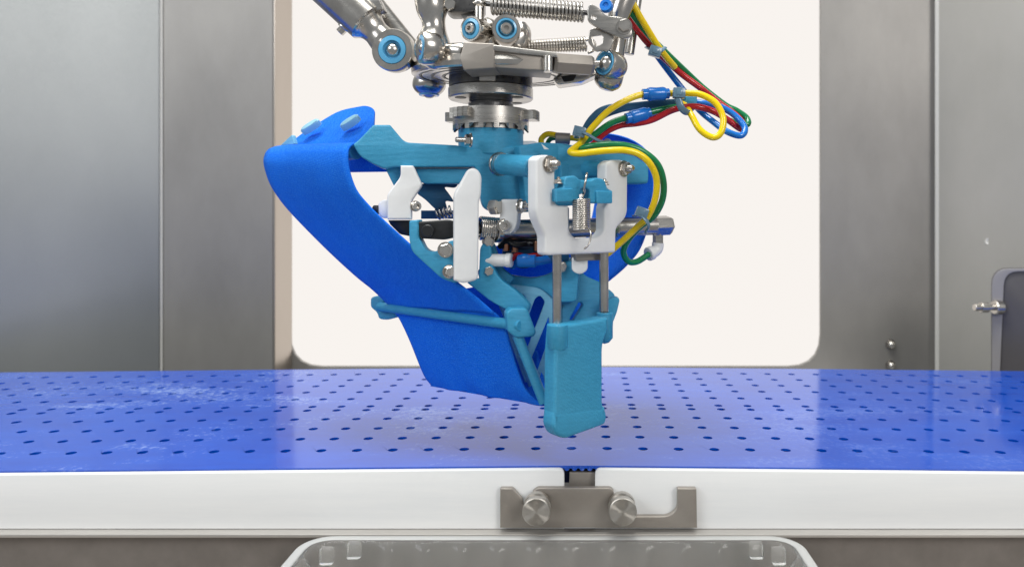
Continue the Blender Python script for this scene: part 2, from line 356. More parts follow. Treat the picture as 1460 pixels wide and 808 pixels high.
# ================================================================= CONVEYOR
s = .0250; XK = XY(824, .48)[0]; Y0, Y1 = .4795, .792
def crown(x): d = abs(x-XK); return -.0098*(math.sqrt(d*d+.012**2)-.012)+.0008
FH = F*H
rows = [FH/(y-HY) for y in (640.2, 623.5, 609, 595.3, 582.7, 577.4, 566.7, 556.8, 548, 539.6, 531.5)]
belt = thing('conveyor_belt', (0, .63, -.02), 'glossy blue perforated conveyor belt running across under the gripper', 'conveyor belt')
bm = bmesh.new()
i0, i1 = -44, 32; xs = [(k*.5+.70-.5)*s for k in range(2*i0, 2*i1+1)]
bounds = [Y0]+[(a+b)/2 for a, b in zip(rows, rows[1:])]
bounds.append(Y1)
hr = .0035; cache = {}
def BV(x, y):
    k = (round(x, 5), round(y, 5))
    if k not in cache: cache[k] = bm.verts.new((x, y, crown(x)))
    return cache[k]
for ri, yr in enumerate(rows):
    y0, y1 = bounds[ri], bounds[ri+1]
    if yr-hr*1.2 < y0: y0_ = y0
    r = min(hr, (min(yr-y0, y1-yr))*.85) if ri in (4, 5) else hr
    if ri == 10: r = min(hr, (y1-yr)*.8, (yr-y0)*.8)
    ry = r
    for c in range(0, len(xs)-2, 2):
        xa, xm, xb = xs[c], xs[c+1], xs[c+2]
        outer = [BV(xb, y0), BV(xb, y1), BV(xm, y1), BV(xa, y1), BV(xa, y0), BV(xm, y0)]
        oa = [math.atan2(v_.co.y-yr, v_.co.x-xm) for v_ in outer]
        n_ = 18; ring = [bm.verts.new((xm+hr*math.cos(t), yr+ry*math.sin(t), crown(xm+hr*math.cos(t)))) for t in [2*math.pi*k/n_ for k in range(n_)]]
        # stitch the ring to the outer outline by angle
        oa = [a % (2*math.pi) for a in oa]; od = sorted(range(6), key=lambda q: oa[q]); O = [(oa[q], outer[q]) for q in od]
        I = [((2*math.pi*k/n_), ring[k]) for k in range(n_)]
        i = j = 0; Oc = O+[(O[0][0]+2*math.pi, O[0][1])]; Ic = I+[(2*math.pi, I[0][1])]
        while i < 6 or j < n_:
            if j >= n_ or (i < 6 and Oc[i+1][0]-0.0 <= Ic[j+1][0]): bm.faces.new((Oc[i][1], Oc[i+1][1], Ic[j][1])); i += 1
            else: bm.faces.new((Oc[i][1], Ic[j+1][1], Ic[j][1])); j += 1
for f in bm.faces:
    f.normal_update()
    if f.normal.z < 0: f.normal_flip()
# thickness: extrude whole sheet down
ret = bmesh.ops.extrude_face_region(bm, geom=bm.faces[:], use_keep_orig=True)
for v_ in [q for q in ret['geom'] if isinstance(q, bmesh.types.BMVert)]: v_.co.z -= .0018
build('belt_sheet', bm, M_belt, belt, True, 30)
# teeth under the near edge
bm = bmesh.new()
x = -1.0
while x < .75:
    if abs(x) < .75: lathe(bm, (x, Y0+.0004, crown(x)-.0019), (0, 1, 0), [(0, 0), (0, .0017), (.008, .0017), (.008, 0)], 8)
    x += .0050
o = build('belt_tooth', bm, M_belt, belt); o['kind'] = 'stuff'
bm = bmesh.new()
vs_ = []
for x in [xs[0]+k*(xs[-1]-xs[0])/60 for k in range(61)]:
    vs_.append([bm.verts.new((x, yy, crown(x)-dz)) for yy, dz in ((Y0+.0085, .0032), (Y1-.001, .0032), (Y1-.001, .014), (Y0+.0085, .014))])
for a, b in zip(vs_, vs_[1:]):
    for k in range(4): j = (k+1) % 4; bm.faces.new((a[k], a[j], b[j], b[k]))
bm.faces.new(vs_[0]); bm.faces.new(vs_[-1]); build('belt_bed', bm, M_bed, belt, False)

# two white guide rails with the gap between them
def rail(name, x0, x1, cornerx, label):
    bm = bmesh.new(); n = 40; top = []
    for k in range(n+1):
        x = x0+(x1-x0)*k/n; top.append((x, crown(x)-.0008))
    # round the corner beside the gap
    def cz(x):
        d = abs(x-cornerx); r = .0035
        z = crown(x)-.0009
        return z-(r-math.sqrt(max(0, r*r-(r-d)**2))) if d < r else z
    XS = sorted({x for x, _ in top} | {cornerx+(1 if x1 > cornerx+1e-6 else -1)*q for q in (0, .0003, .0008, .0015, .0024, .0035)})
    XS = [x for x in XS if x0-1e-9 <= x <= x1+1e-9]
    secs = []
    for x in XS:
        z = cz(x); y0, y1 = .4755, .4790; b = .0008
        secs.append([bm.verts.new((x, yy, zz)) for yy, zz in ((y0, -.0385), (y0, z-b), (y0+.0003, z-.0002), (y0+b, z), (y1, z), (y1, -.0385))])
    for a, c in zip(secs, secs[1:]):
        for k in range(6): j = (k+1) % 6; bm.faces.new((a[k], a[j], c[j], c[k]))
    bm.faces.new(secs[0]); bm.faces.new(secs[-1])
    return tag(build(name, bm, M_rail, None, True, 50), label, 'guide rail', 'white guide rails along the belt edge')
xg0, xg1 = XY(804.5, .4755)[0], XY(848.5, .4755)[0]
rail('guide_rail', -.72, xg0, xg0, 'long white plastic guide rail left of the notched gap')
rail('guide_rail', xg1, .72, xg1, 'long white plastic guide rail right of the notched gap')
tag(plate('nose_bar', [(809, 748), (812, 673), (851, 673), (851, 748)], (808, .4802), (848, .4802), .0075, M_bracket, None, .0004), 'grey steel block seen in the gap between the white rails', 'steel block')
led = box('steel_ledge', (-.75, .4670, -.0408), (.75, .4754, -.0386), M_ledge, None, .0005)
tag(led, 'long thin steel ledge running under the white rails', 'ledge')
# clamp bracket and its two knobs
br = thing('clamp_bracket', P(853, 750, .472), 'notched flat steel bracket with two round knobs standing on the ledge', 'bracket')
plate('bracket_plate', [(713, 752), (713, 696, 2), (731, 696, 3), (745, 712, 2), (748, 730, 6), (758, 738, 8), (775, 728, 6), (768, 712, 4), (758, 702, 3), (766, 695.5, 3), (871, 695.5, 3), (875, 700, 2), (875, 716, 4), (882, 732, 8), (898, 740, 6), (908, 736, 3), (953, 736, 10), (966, 726, 8), (966, 696, 2), (993, 696, 2), (994, 752)],
      (713, .4705), (994, .4705), .0045, M_bracket, br, .0006)
for px in (764.5, 888):
    bm = bmesh.new(); Yk = .4555; c = P(px, 730, Yk); r = .00875
    prof = [(0, 0)]
    for k in range(1, 32): prof.append((0.00001*(k % 2), r*.92*k/32))
    prof += [(0, r*.94), (.0005, r), (.0042, r), (.0048, r*.95), (.0050, r*.62), (.0075, r*.55), (.0080, r*.75), (.0085, r*.98), (.0125, r*.98), (.0130, r*.9), (.0150, r*.5), (.0165, 0)]
    lathe(bm, c, (0, 1, 0), prof, 48); build('knob', bm, M_knob, br, True, 30)

# ================================================================= CLEAR TRAY
tr = thing('plastic_tray', (-.018, .38, -.0995), 'clear plastic food tray with ribbed walls and frosted rim in front of the ledge', 'tray')
tx0, tx1 = XY(431, .4580)[0], XY(1142, .4580)[0]; ty1, ty0 = .4655, .2200; tz = -.0386
def rr_loop(off, z, rad, rib=0.0):
    pts = []; n = 10
    cs = [(tx1-rad, ty1-rad, 0), (tx0+rad, ty1-rad, 90), (tx0+rad, ty0+rad, 180), (tx1-rad, ty0+rad, 270)]
    base = []
    for ci, (cx_, cy_, a0) in enumerate(cs):
        arc = [(cx_+(rad-off)*math.cos(math.radians(a0+90*k/n)), cy_+(rad-off)*math.sin(math.radians(a0+90*k/n))) for k in range(n+1)]
        base += arc
        nx = cs[(ci+1) % 4]; a1 = math.radians(nx[2]); q = (nx[0]+(rad-off)*math.cos(a1), nx[1]+(rad-off)*math.sin(a1)); p_ = arc[-1]
        m_ = 96
        for k in range(1, m_):
            t = k/m_; x, y = p_[0]+(q[0]-p_[0])*t, p_[1]+(q[1]-p_[1])*t
            if rib:
                ph = (k % 8)/8.0; dd = rib*(1 if ph in (.5,) else (.6 if ph in (.375, .625) else 0)) if 3 < k < m_-3 else 0
                if ci == 0: y -= dd
                elif ci == 1: x += dd
                elif ci == 2: y += dd
                else: x -= dd
            base.append((x, y))
    return [(x, y, z) for x, y in base]
def loftloops(name, loops, m, cap=True):
    bm = bmesh.new(); R = [[bm.verts.new(p) for p in lp_] for lp_ in loops]
    for a, b in zip(R, R[1:]):
        for i in range(len(a)): j = (i+1) % len(a); bm.faces.new((a[i], a[j], b[j], b[i]))
    if cap: bm.faces.new(R[-1])
    o = build(name, bm, m, tr, True, 50); md = o.modifiers.new('thick', 'SOLIDIFY'); md.thickness = .0005; return o
loftloops('tray_body', [rr_loop(.0062, tz-.0002, .019), rr_loop(.0075, tz-.0020, .019, .0008), rr_loop(.0090, tz-.006, .019, .0034), rr_loop(.0105, tz-.030, .019, .0040), rr_loop(.0130, tz-.056, .019, .0018), rr_loop(.017, tz-.0600, .019)], M_tray)
loftloops('tray_rim', [rr_loop(-.0004, tz-.0032, .019), rr_loop(.0, tz-.0004, .019), rr_loop(.0006, tz, .019), rr_loop(.0052, tz, .019), rr_loop(.0060, tz-.0004, .019)], M_trayrim, False)
# moulded stacking lugs in the corners
for px, sgn in ((466, 1), (505, 1), (1078, -1), (1110, -1)):
    bm = bmesh.new(); c = P(px, 776 if px in (505, 1078) else 784, .447 if px in (505, 1078) else .440)
    boxp(bm, c-Vector((.004, .003, .008)), c+Vector((.004, .003, .0015)), .001); build('stacking_lug', bm, M_tray, tr)

# ================================================================= DELTA ROBOT (wrist platform with its arms)
DS = .84                                            # the wrist hangs over the near half of the belt
AY = .62*DS; AX = XY(700, AY)[0]                    # tool axis
def zc(py, Y=.62): return H+(HY-py)/F*Y*DS
rb = thing('delta_robot', (AX, AY, zc(150)), 'shiny steel delta robot wrist with ball joint arms and springs above the gripper', 'robot')
def K(px, Y=.62): return px*Y*DS/F
# platform disc with grooves
py0 = .625*DS; px0 = XY(714, py0)[0]; bm = bmesh.new(); zb = zc(111, .625)
prof = [(0, 0)]
for rpx, dz in ((62, 0), (78, 0), (79, .0012), (82, .0012), (83, 0), (94, 0), (95, .0010), (97, .0010), (98, 0), (110, 0), (112, .0008), (114, 0), (122, 0), (125, .0010), (126, .004)): prof.append((dz, K(rpx)))
prof += [(.008, K(122)), (.008, 0)]
lathe(bm, (px0, py0, zb), (0, -.06, 1), prof, 72); build('platform_disc', bm, M_chrome, rb, True, 25)
for rg in (80, 96, 112):
    bm = bmesh.new(); lathe(bm, (px0, py0, zb-.0002), (0, -.06, 1), [(0, K(rg)), (0, K(rg+3)), (.0006, K(rg+3)), (.0006, K(rg))], 72)
    for f in [f for f in bm.faces if len(f.verts) > 4]: bm.faces.remove(f)
    build('groove_shade_ring', bm, M_black, rb)  # black rings added for the shade inside the grooves
# flange and neck
def axl(name, prof_px, m, parent, n=64):
    bm = bmesh.new(); top = zc(prof_px[0][0]); lathe(bm, (AX, AY, 0), (0, 0, 1), [(zc(py), K(r)) for py, r in prof_px], n); return build(name, bm, m, parent, True, 30)
axl('flange_upper', [(100, 0), (100, 59), (126, 59), (127, 58), (127, 0)], M_dsteel, rb)
axl('flange', [(127.1, 0), (127.1, 58.5), (128, 60), (141, 60), (142.5, 58.5), (142.5, 20), (142.5, 0)], M_steel, rb)
bm = bmesh.new()
for dx, dy in ((-40, -20), (40, -22), (-30, 34), (34, 32)):
    bm = bmesh.new(); c = Vector((AX+K(dx), AY+K(dy), zc(142.5)-.0003)); cylp(bm, c, c+Vector((0, 0, .001)), K(8), 16, .0001)
    build('flange_hole', bm, M_black, rb)
axl('neck', [(142.4, 0), (142.4, 31), (146, 31), (146.6, 29), (149, 29), (149.6, 32), (158, 32), (158, 0)], M_dsteel, rb)
bm = bmesh.new(); c = Vector((AX+K(2), AY-K(57), 0)); boxp(bm, (c.x-K(10), c.y-.003, zc(127)), (c.x+K(12), c.y+.002, zc(103)), .0006); build('flange_lug', bm, M_steel, rb)
# central hexagon posts and cross bar on the platform
def hexbar(name, a, b, r, parent, m=M_steel, ph=0.0):
    bm = bmesh.new(); a, b = Vector(a), Vector(b); ln = (b-a).length; e = r*.3
    lathe(bm, a, b-a, [(0, 0), (0, r*.8), (e, r), (ln-e, r), (ln, r*.8), (ln, 0)], 6, phase=ph); return build(name, bm, m, parent, False)
plate('joint_block', [(661, 100), (655, 84, 3), (661, 60, 2), (705, 62, 2), (705, 97)], (655, .552), (705, .550), .03, M_bracket, rb, .001)
plate('cross_plate', [(703, 64, 1), (795, 75, 2), (795, 82, 1), (703, 72)], (703, .550), (795, .555), .019, M_steel, rb, .0006)
plate('cross_bar', [(704, 72), (788, 80), (788, 102, 3), (704, 96)], (704, .5525), (788, .557), .03, M_bracket, rb, .0008)
cyl('pillar', P(781, 103, .554), P(781, 80, .554), K(7, .554), M_chrome, rb)
hexbar('hex_shaft', P(788, 90, .565), P(845, 94, .575), K(15, .58), rb, M_bracket, .12)
def blob(bm, c, rx, ry, rz, n=24):
    mtx = Matrix.Translation(c) @ Matrix.Diagonal((rx, ry, rz, 1)); bmesh.ops.create_uvsphere(bm, u_segments=n, v_segments=n//2+4, radius=1, matrix=mtx)
bm = bmesh.new(); cylp(bm, P(840, 94, .58), P(866, 91, .58), K(7, .58), 20, r2=K(5, .58)); build('joint_pin', bm, M_chrome, rb)
bm = bmesh.new(); lathe(bm, P(662, 76, .565), P(628, 70, .570)-P(662, 76, .565), [(0, 0), (0, K(12)), (.002, K(13)), (.010, K(10)), (.0195, K(6.5)), (.0195, 0)], 28); build('joint_pin', bm, M_chrome, rb)
# underside spiders at the right of the disc
plate('spider_arm', [(788, 112, 3), (800, 103), (848, 98, 3), (852, 106, 3), (830, 116, 4), (795, 121, 4)], (788, .60), (852, .60), .02, M_chrome, rb, .001)
plate('spider_window', [(800, 109), (822, 106, 2), (818, 115, 2), (804, 117, 2)], (800, .5985), (822, .5985), .002, M_black, rb, .0002)
def rodend(parent, c, d, R, depth, ring=.66, ball=.34, socket=False, sub=True):
    """bearing eye facing along d: housing, blue liner and ball"""
    d = Vector(d).normalized(); c = Vector(c)
    bm = bmesh.new()
    lathe(bm, c-d*depth, d, [(0, 0), (0, R*.72), (depth*.18, R*.9), (depth*.5, R), (depth*.92, R), (depth, R*.95), (depth, R*ring*1.02), (depth*.86, R*ring*.98), (depth*.86, 0)], 40)
    h = build('rod_end', bm, M_chrome, parent, True, 35)
    bm = bmesh.new(); lathe(bm, c-d*depth*.18, d, [(0, 0), (0, R*ring), (depth*.20, R*ring*.98), (depth*.22, R*ball*1.3), (depth*.08, R*ball*1.15), (depth*.08, 0)], 36); build('bearing_liner', bm, M_ring, parent)
    bm = bmesh.new()
    if socket: lathe(bm, c-d*depth*.15, d, [(0, 0), (0, R*ball*1.12), (depth*.2, R*ball*1.0), (depth*.26, R*ball*.8), (depth*.26, R*ball*.42), (depth*.12, R*ball*.4), (depth*.12, 0)], 24)
    else: blob(bm, c-d*R*ball*.55, R*ball, R*ball, R*ball, 20)
    build('ball_stud', bm, M_chrome, parent)
# big arm, upper left
bm = bmesh.new(); a0 = P(420, -62, .60); a1 = P(525, 34, .60); dd = (a1-a0).normalized()
cylp(bm, a0, a1, K(29, .60), 40, .001); arm1 = build('arm_tube', bm, M_chrome, rb)
bm = bmesh.new(); tubep(bm, catmull([P(519, 30, .60), P(529, 39, .60), P(540, 51, .60), P(554, 66, .60)], 6), [K(v_) for v_ in ([27]*3+[25, 24, 22.5, 21, 20, 19, 18.5, 18, 18, 18.5, 19, 19.5, 20, 20.5, 21, 21])], 32)
build('arm_neck', bm, M_chrome, arm1)
rodend(arm1, P(559, 71, .588), (-.05, -1, -.05), K(30.5, .588), .019)
cyl('brace_tube', P(498, -40, .622), P(585, 68, .622), K(13, .622), M_steel, arm1)
bm = bmesh.new(); q = P(488, 40, .60); cylp(bm, P(500, 32, .60), P(484, 47, .60), K(6), 6, r2=K(6)); cylp(bm, P(497, 33, .60), P(490, 42, .60), K(10), 20); build('clamp_screw', bm, M_chrome, arm1)
plate('tube_clamp', [(522, -14), (540, -4, 4), (548, 14, 3), (536, 16, 2), (520, 6)], (522, .592), (548, .592), .012, M_steel, arm1, .001)
bm = bmesh.new(); cylp(bm, P(578, 58, .60), P(590, 66, .60), K(5), 6); cylp(bm, P(583, 66, .60), P(596, 82, .60), K(11), 24); build('joint_collar', bm, M_steel, arm1)
# second arm: upright bottle-shaped joint
def prof_tube(name, pp, rr__, m, parent, Y, sub=5, n=32):
    pts = catmull([(x, y, r) for (x, y), r in zip(pp, rr__)], sub); bm = bmesh.new(); tubep(bm, [P(x, y, Y) for x, y, r in pts], [K(r, Y) for x, y, r in pts], n); return build(name, bm, m, parent, True, 60)
arm2 = prof_tube('arm_tube', [(611, -40), (613, -10), (616, 14), (618, 30), (619, 42), (618, 56), (617, 70), (616, 84), (615, 95), (614, 99)], [23, 23, 22, 17, 17, 23, 26, 23, 14, 3], M_chrome, rb, .572)
rodend(arm2, P(600, 68, .560), (-.90, -.44, 0), K(24, .56), .013, .74, .38)
prof_tube('hidden_joint', [(612, 108), (612, 116), (612, 125), (612, 133), (612, 140)], [20, 23, 23, 17, 4], M_chrome, rb, .665)
bm = bmesh.new(); lathe(bm, P(612, 133, .665), (0, 0, -1), [(0, 0), (0, K(16)), (.002, K(15)), (.0022, 0)], 28); build('bearing_liner', bm, M_ring, rb)
# dark clevis between the upper joints
clv = plate('clevis', [(632, -20), (690, -20), (690, 14, 4), (668, 17, 4), (640, 18, 6), (632, 8, 4)], (632, .57), (690, .572), .022, M_dsteel, rb, .0015)
bolt(clv, P(642, 8, .570), (0, -1, 0), K(8), washer=False)
bm = bmesh.new(); cylp(bm, P(683, -8, .575), P(683, 30, .575), K(7), 20); blob(bm, P(683, 6, .575), K(10), K(10), K(6)); build('spring_post', bm, M_chrome, rb)
rodend(rb, P(671, 41, .572), (-.45, -.9, -.05), K(18.5, .572), .018, .80, .42, True)
rodend(rb, P(722, 41, .572), (.12, -1, -.05), K(21, .572), .020, .72, .44, True)
prof_tube('eye_stem', [(690, 30), (697, 40), (700, 52), (700, 66)], [8, 14, 14, 12], M_chrome, rb, .592)
prof_tube('eye_stem', [(740, 34), (741, 48), (735, 64), (733, 70)], [10, 17, 18, 16], M_chrome, rb, .598)
plate('lug', [(655, 20, 3), (668, 14), (690, 18), (682, 30, 4), (660, 27, 4)], (655, .58), (690, .58), .01, M_steel, rb, .001)
# springs
bm = bmesh.new(); springp(bm, P(700, 7, .575), P(832, 18, .575), K(12.8, .575), K(2.2, .575), 25)
build('tension_spring', bm, M_steel, rb, True, 80); bm = bmesh.new(); cylp(bm, P(686, 5, .575), P(838, 19, .575), K(3.4), 12)
build('dark_gap_core', bm, M_dsteel, rb, True, 80)  # dark rod added inside the coil so its gaps look dark
bm = bmesh.new(); springp(bm, P(741, 67, .60), P(836, 63, .60), K(7, .60), K(1.7, .60), 24, r2=K(9.5, .6))
pts = catmull([P(834, 58, .60), P(842, 56, .60), P(848, 62, .60), P(846, 72, .60), P(838, 76, .60)], 6); tubep(bm, pts, K(2), 8)
build('tension_spring', bm, M_chrome, rb, True, 80)
# right arm
arm3 = prof_tube('arm_tube', [(905, -40), (893, -10), (884, 16), (880, 34), (879, 50), (876, 70), (873, 88), (870, 104), (866, 120), (864, 128)], [17, 17, 16.5, 14, 15, 15, 17, 20, 19, 10], M_chrome, rb, .59)
rodend(arm3, P(862, 90, .575), (-.70, -.70, .1), K(21, .575), .015, .84, .6)
cyl('brace_tube', P(914, -40, .615), P(897, 78, .615), K(7), M_steel, arm3)
sh = plate('spring_hanger', [(837, 12, 4), (842, 5, 3), (852, 10, 4), (864, 23, 6), (884, 24, 5), (900, 30, 5), (902, 52, 6), (890, 56, 6), (862, 44, 5), (846, 36, 5), (838, 30, 4)], (837, .563), (902, .563), .004, M_steel, arm3, .0008, holes=[[(845, 22, 2), (850, 24, 2), (849, 28, 2), (844, 27, 2)]])
bolt(arm3, P(890, 38, .563), (0, -1, 0), K(8.5), washer=True)
plate('spring_hanger', [(838, 60, 5), (840, 42, 6), (856, 38, 6), (874, 44, 4), (876, 58, 5), (868, 74, 5), (858, 72, 4), (850, 74, 3)], (838, .568), (876, .568), .003, M_chrome, arm3, .0006, holes=[[(844, 52, 3), (860, 50, 3), (858, 64, 4), (848, 66, 3)]])
bm = bmesh.new(); lathe(bm, P(865, 10, .566), (-.3, -1, .2), [(0, 0), (0, K(9)), (.003, K(8)), (.003, K(4)), (.002, K(3)), (.002, 0)], 24); build('bearing_liner', bm, M_blu, arm3)

# ================================================================= GRIPPER
gr = thing('robot_gripper', (AX, AY, .010), 'teal robot gripper with blue fabric slings, white links and one long front finger', 'gripper')
# toothed locking ring under the neck
bm = bmesh.new(); n_ = 96
zt, zm, zlo = zc(158), zc(181), zc(188)
def ringpt(a, r, z): return bm.verts.new((AX+r*math.cos(a), AY+r*math.sin(a), z))
outT, outM, inT, outL = [], [], [], []
R0 = K(54)
for i in range(n_):
    a = 2*math.pi*i/n_; notch = (i % 6) in (0, 1, 2)
    outT.append(ringpt(a, R0, zt)); outM.append(ringpt(a, R0, zm)); inT.append(ringpt(a, K(30), zt)); outL.append((ringpt(a, R0 if not notch else K(47), zlo if not notch else zm+.0002)))
for i in range(n_):
    j = (i+1) % n_
    bm.faces.new((outT[i], outT[j], outM[j], outM[i])); bm.faces.new((inT[i], inT[j], outT[j], outT[i])); bm.faces.new((outM[i], outM[j], outL[j], outL[i]))
lathe(bm, (AX, AY, zc(187)), (0, 0, 1), [(0, 0), (0, K(47)), (zc(162)-zc(187), K(47)), (zc(162)-zc(187), 0)], 48)
ring = build('locking_ring', bm, M_steel, gr, True, 30)
for a0, w_, l_ in ((-8, 15, 14), (-128, 16, 12), (170, 9, 11), (100, 14, 12)):
    bm = bmesh.new(); m_ = 9; A_ = [math.radians(a0-w_+2*w_*k/(m_-1)) for k in range(m_)]
    lo, hi = [], []
    prof_ = [(a, R0-.002) for a in A_]+[(A_[-1-k], R0+K(l_)+(.0006 if k % 2 else -.0006)) for k in range(m_)]
    for a, r in prof_: lo.append(ringpt(a, r, zc(173))); hi.append(ringpt(a, r, zc(160)))
    bm.faces.new(lo); bm.faces.new(hi)
    for i in range(len(lo)): j = (i+1) % len(lo); bm.faces.new((lo[i], lo[j], hi[j], hi[i]))
    build('ring_tab', bm, M_steel, ring, True, 30)
axl('hub', [(186, 0), (186, 44.5), (187, 46), (222, 46), (224, 44), (224, 0)], M_teal, gr)
bolt(gr, P(672, 200, .583), (-1, -.35, 0), K(8), K(12), name='clamp_screw')
# teal frame: long arm to the left and body block
FA, FB = (510, .577), (760, .600)
frame = plate('frame', [(503, 206, 3), (512, 199, 5), (532, 178, 2), (556, 178, 2), (577, 203, 8), (650, 207), (690, 214, 14), (745, 206, 8), (800, 204, 4), (905, 222, 6), (925, 236, 6), (925, 262, 8), (880, 262), (800, 285, 8), (760, 302, 6), (712, 304, 10), (688, 298, 14), (682, 262, 8), (678, 238, 4), (560, 238, 4), (548, 241, 8), (528, 232, 6), (512, 222, 6)], FA, FB, .022, M_teal, gr, .0016)
# thicker body behind and beneath
plate('frame_rib', [(556, 240), (672, 240), (660, 262, 4), (603, 262, 6), (582, 246, 3)], (556, .5905), (672, .5975), .014, M_teal, frame, .0012)
plate('frame_foot', [(548, 238), (575, 238), (572, 256, 4), (562, 266, 3), (556, 254, 6)], (548, .589), (575, .591), .012, M_teal, frame, .001)
plate('frame_cheek', [(740, 208, 3), (770, 203, 3), (812, 205, 3), (826, 240, 6), (826, 292, 8), (752, 300, 6)], (740, .583), (826, .615), .010, M_teal, frame, .0015)
plate('frame_mark', [(783, 213), (772, 205), (776, 213)], (770, .583), (790, .588), .0004, M_white, frame, .0001)
# arm shelf top, seen lighter
plate('side_arm', [(800, 232, 3), (925, 244, 3), (925, 262, 4), (800, 262, 3)], (800, .60), (925, .66), .012, M_teal, frame, .0015)
# crossbar the left sling wraps round
tl, tr_ = P(508, 216, .590), P(394, 224, .664)
cyl('crossbar', tl, tr_, K(11), M_teal, gr)
# --- left sling: lofted between its near edge and its far edge
near = [(516, 208, .600), (510, 204.5, .592), (503, 206, .581), (498, 211, .576), (496, 219, .573), (497, 239, .572), (507, 269, .572), (523, 290, .573), (548, 315, .573), (597, 359, .575), (644, 396, .577), (675, 420, .578), (705, 446, .580)]
far = [(408, 212, .676), (399, 209, .672), (389, 211, .665), (382, 215, .659), (378, 222, .655), (377, 234, .653), (384, 258, .654), (396, 279, .655), (417, 305, .657), (463, 352, .662), (505, 391, .668), (532, 413, .671), (556, 436, .674)]
def sheet(name, E0, E1, m, parent, sub=6, cross=16, wave=.0, sag=0.0, thick=.0013):
    a = [P(*p) for p in catmull(E0, sub)]; b = [P(*p) for p in catmull(E1, sub)]; bm = bmesh.new(); G = []
    for i, (p, q) in enumerate(zip(a, b)):
        row = []
        for k in range(cross+1):
            t = k/cross; v_ = p.lerp(q, t)
            ac = (q-p).normalized(); tn = (a[min(i+1, len(a)-1)]-a[max(i-1, 0)]).normalized(); nrm = ac.cross(tn).normalized()
            fade = math.sin(math.pi*i/(len(a)-1))
            v_ += nrm*(sag*math.sin(math.pi*t)*fade+wave*math.sin(t*17+i*.02)*(i/len(a))**2)
            row.append(bm.verts.new(v_))
        G.append(row)
    for r0, r1 in zip(G, G[1:]):
        for k in range(cross): bm.faces.new((r0[k], r0[k+1], r1[k+1], r1[k]))
    o = build(name, bm, m, parent, True, 80); md = o.modifiers.new('thick', 'SOLIDIFY'); md.thickness = thick; md.offset = 0; return o
sl = sheet('fabric_sling', near, far, M_fabric, gr, sag=.0012, wave=.0003); sl['label'] = 'blue woven fabric sling hanging at the left'
near2 = [(705, 446, .582), (716, 456, .583), (722, 470, .583), (730, 499, .581), (745, 545, .577), (758, 563, .574), (776, 577, .571)]
far2 = [(556, 436, .674), (564, 446, .673), (571, 456, .672), (584, 484, .669), (599, 522, .666), (606, 538, .664), (614, 549, .662)]
sheet('sling_apron', near2, far2, M_fabric, sl, wave=.0010, cross=40)
# bottom fold: sling returns under the scoop
near_fold = [(776, 577, .571), (781, 570, .578), (775, 540, .60), (765, 500, .61)]
far_fold = [(614, 549, .662), (622, 547, .672), (640, 520, .69), (650, 490, .70)]
sheet('sling_fold', near_fold, far_fold, M_fabric, sl)
# flap with two buttons, behind the crossbar
fl = plate('sling_flap', [(408, 208, 4), (428, 192, 8), (452, 176, 12), (484, 157, 14), (522, 150, 8), (534, 155, 6), (533, 178, 5), (531, 199, 6), (520, 206)], (408, .684), (535, .612), .0016, M_fabric, gr, .0005, tilt=.75, y0=208)
plate('sling_return', [(470, 214, 3), (520, 206, 3), (552, 236, 3), (552, 245, 2), (470, 246, 3)], (470, .640), (550, .607), .0016, M_fabric, gr, .0005)
plate('backing_wedge', [(399, 208, 2), (416, 192, 2), (420, 206, 2)], (399, .676), (420, .664), .004, M_tealp, gr, .0005)
for bx, by, Yb in ((446, 184, .672), (502, 178, .643)):
    bm = bmesh.new(); c0, c1 = P(bx-11, by+5, Yb), P(bx+9, by-7, Yb-.006); dirb = (c1-c0).normalized(); off = Vector((-.35, -.65, .65)).normalized()
    x_ = dirb; y_ = off.cross(x_).normalized(); ce = (c0+c1)/2; la = (c1-c0).length/2+.002; n_ = 28; base = []
    for lay, (d_, sc_) in enumerate(((-.001, 1), (.0030, 1), (.0042, .86))):
        base.append([bm.verts.new(ce+off*d_+x_*math.copysign(abs(math.cos(t))**.8, math.cos(t))*la*sc_+y_*math.sin(t)*.0034*sc_) for t in [2*math.pi*k/n_ for k in range(n_)]])
    for r0, r1 in zip(base, base[1:]):
        for k in range(n_): j = (k+1) % n_; bm.faces.new((r0[k], r0[j], r1[j], r1[k]))
    bm.faces.new(base[0]); bm.faces.new(base[-1]); build('button', bm, M_button, gr)
plate('flap_lug', [(531, 180), (540, 178, 2), (548, 182), (520, 202), (512, 202)], (512, .590), (548, .590), .012, M_tealp, frame, .001)
# --- right sling, seen behind the frame
nR = [(838, 204, .67), (850, 193, .675), (872, 192, .68), (900, 200, .672), (922, 216, .668), (932, 240, .665), (933, 284, .664), (916, 346, .664), (896, 375, .666), (868, 400, .67), (830, 430, .68)]
fR = [(830, 204, .70), (836, 204, .72), (842, 202, .74), (846, 203, .757), (848, 210, .755), (852, 235, .752), (850, 280, .75), (838, 335, .75), (822, 360, .75), (800, 385, .75), (770, 410, .75)]
s2 = sheet('fabric_sling', nR, fR, M_fabric, gr, sag=0.001); s2['label'] = 'blue woven fabric sling curving behind the hoses at the right'
nR2 = [(830, 430, .68), (815, 450, .675), (804, 480, .67), (796, 520, .655)]; fR2 = [(770, 410, .75), (752, 440, .735), (738, 475, .71), (732, 498, .70)]
sheet('sling_apron', nR2, fR2, M_fabric, s2)
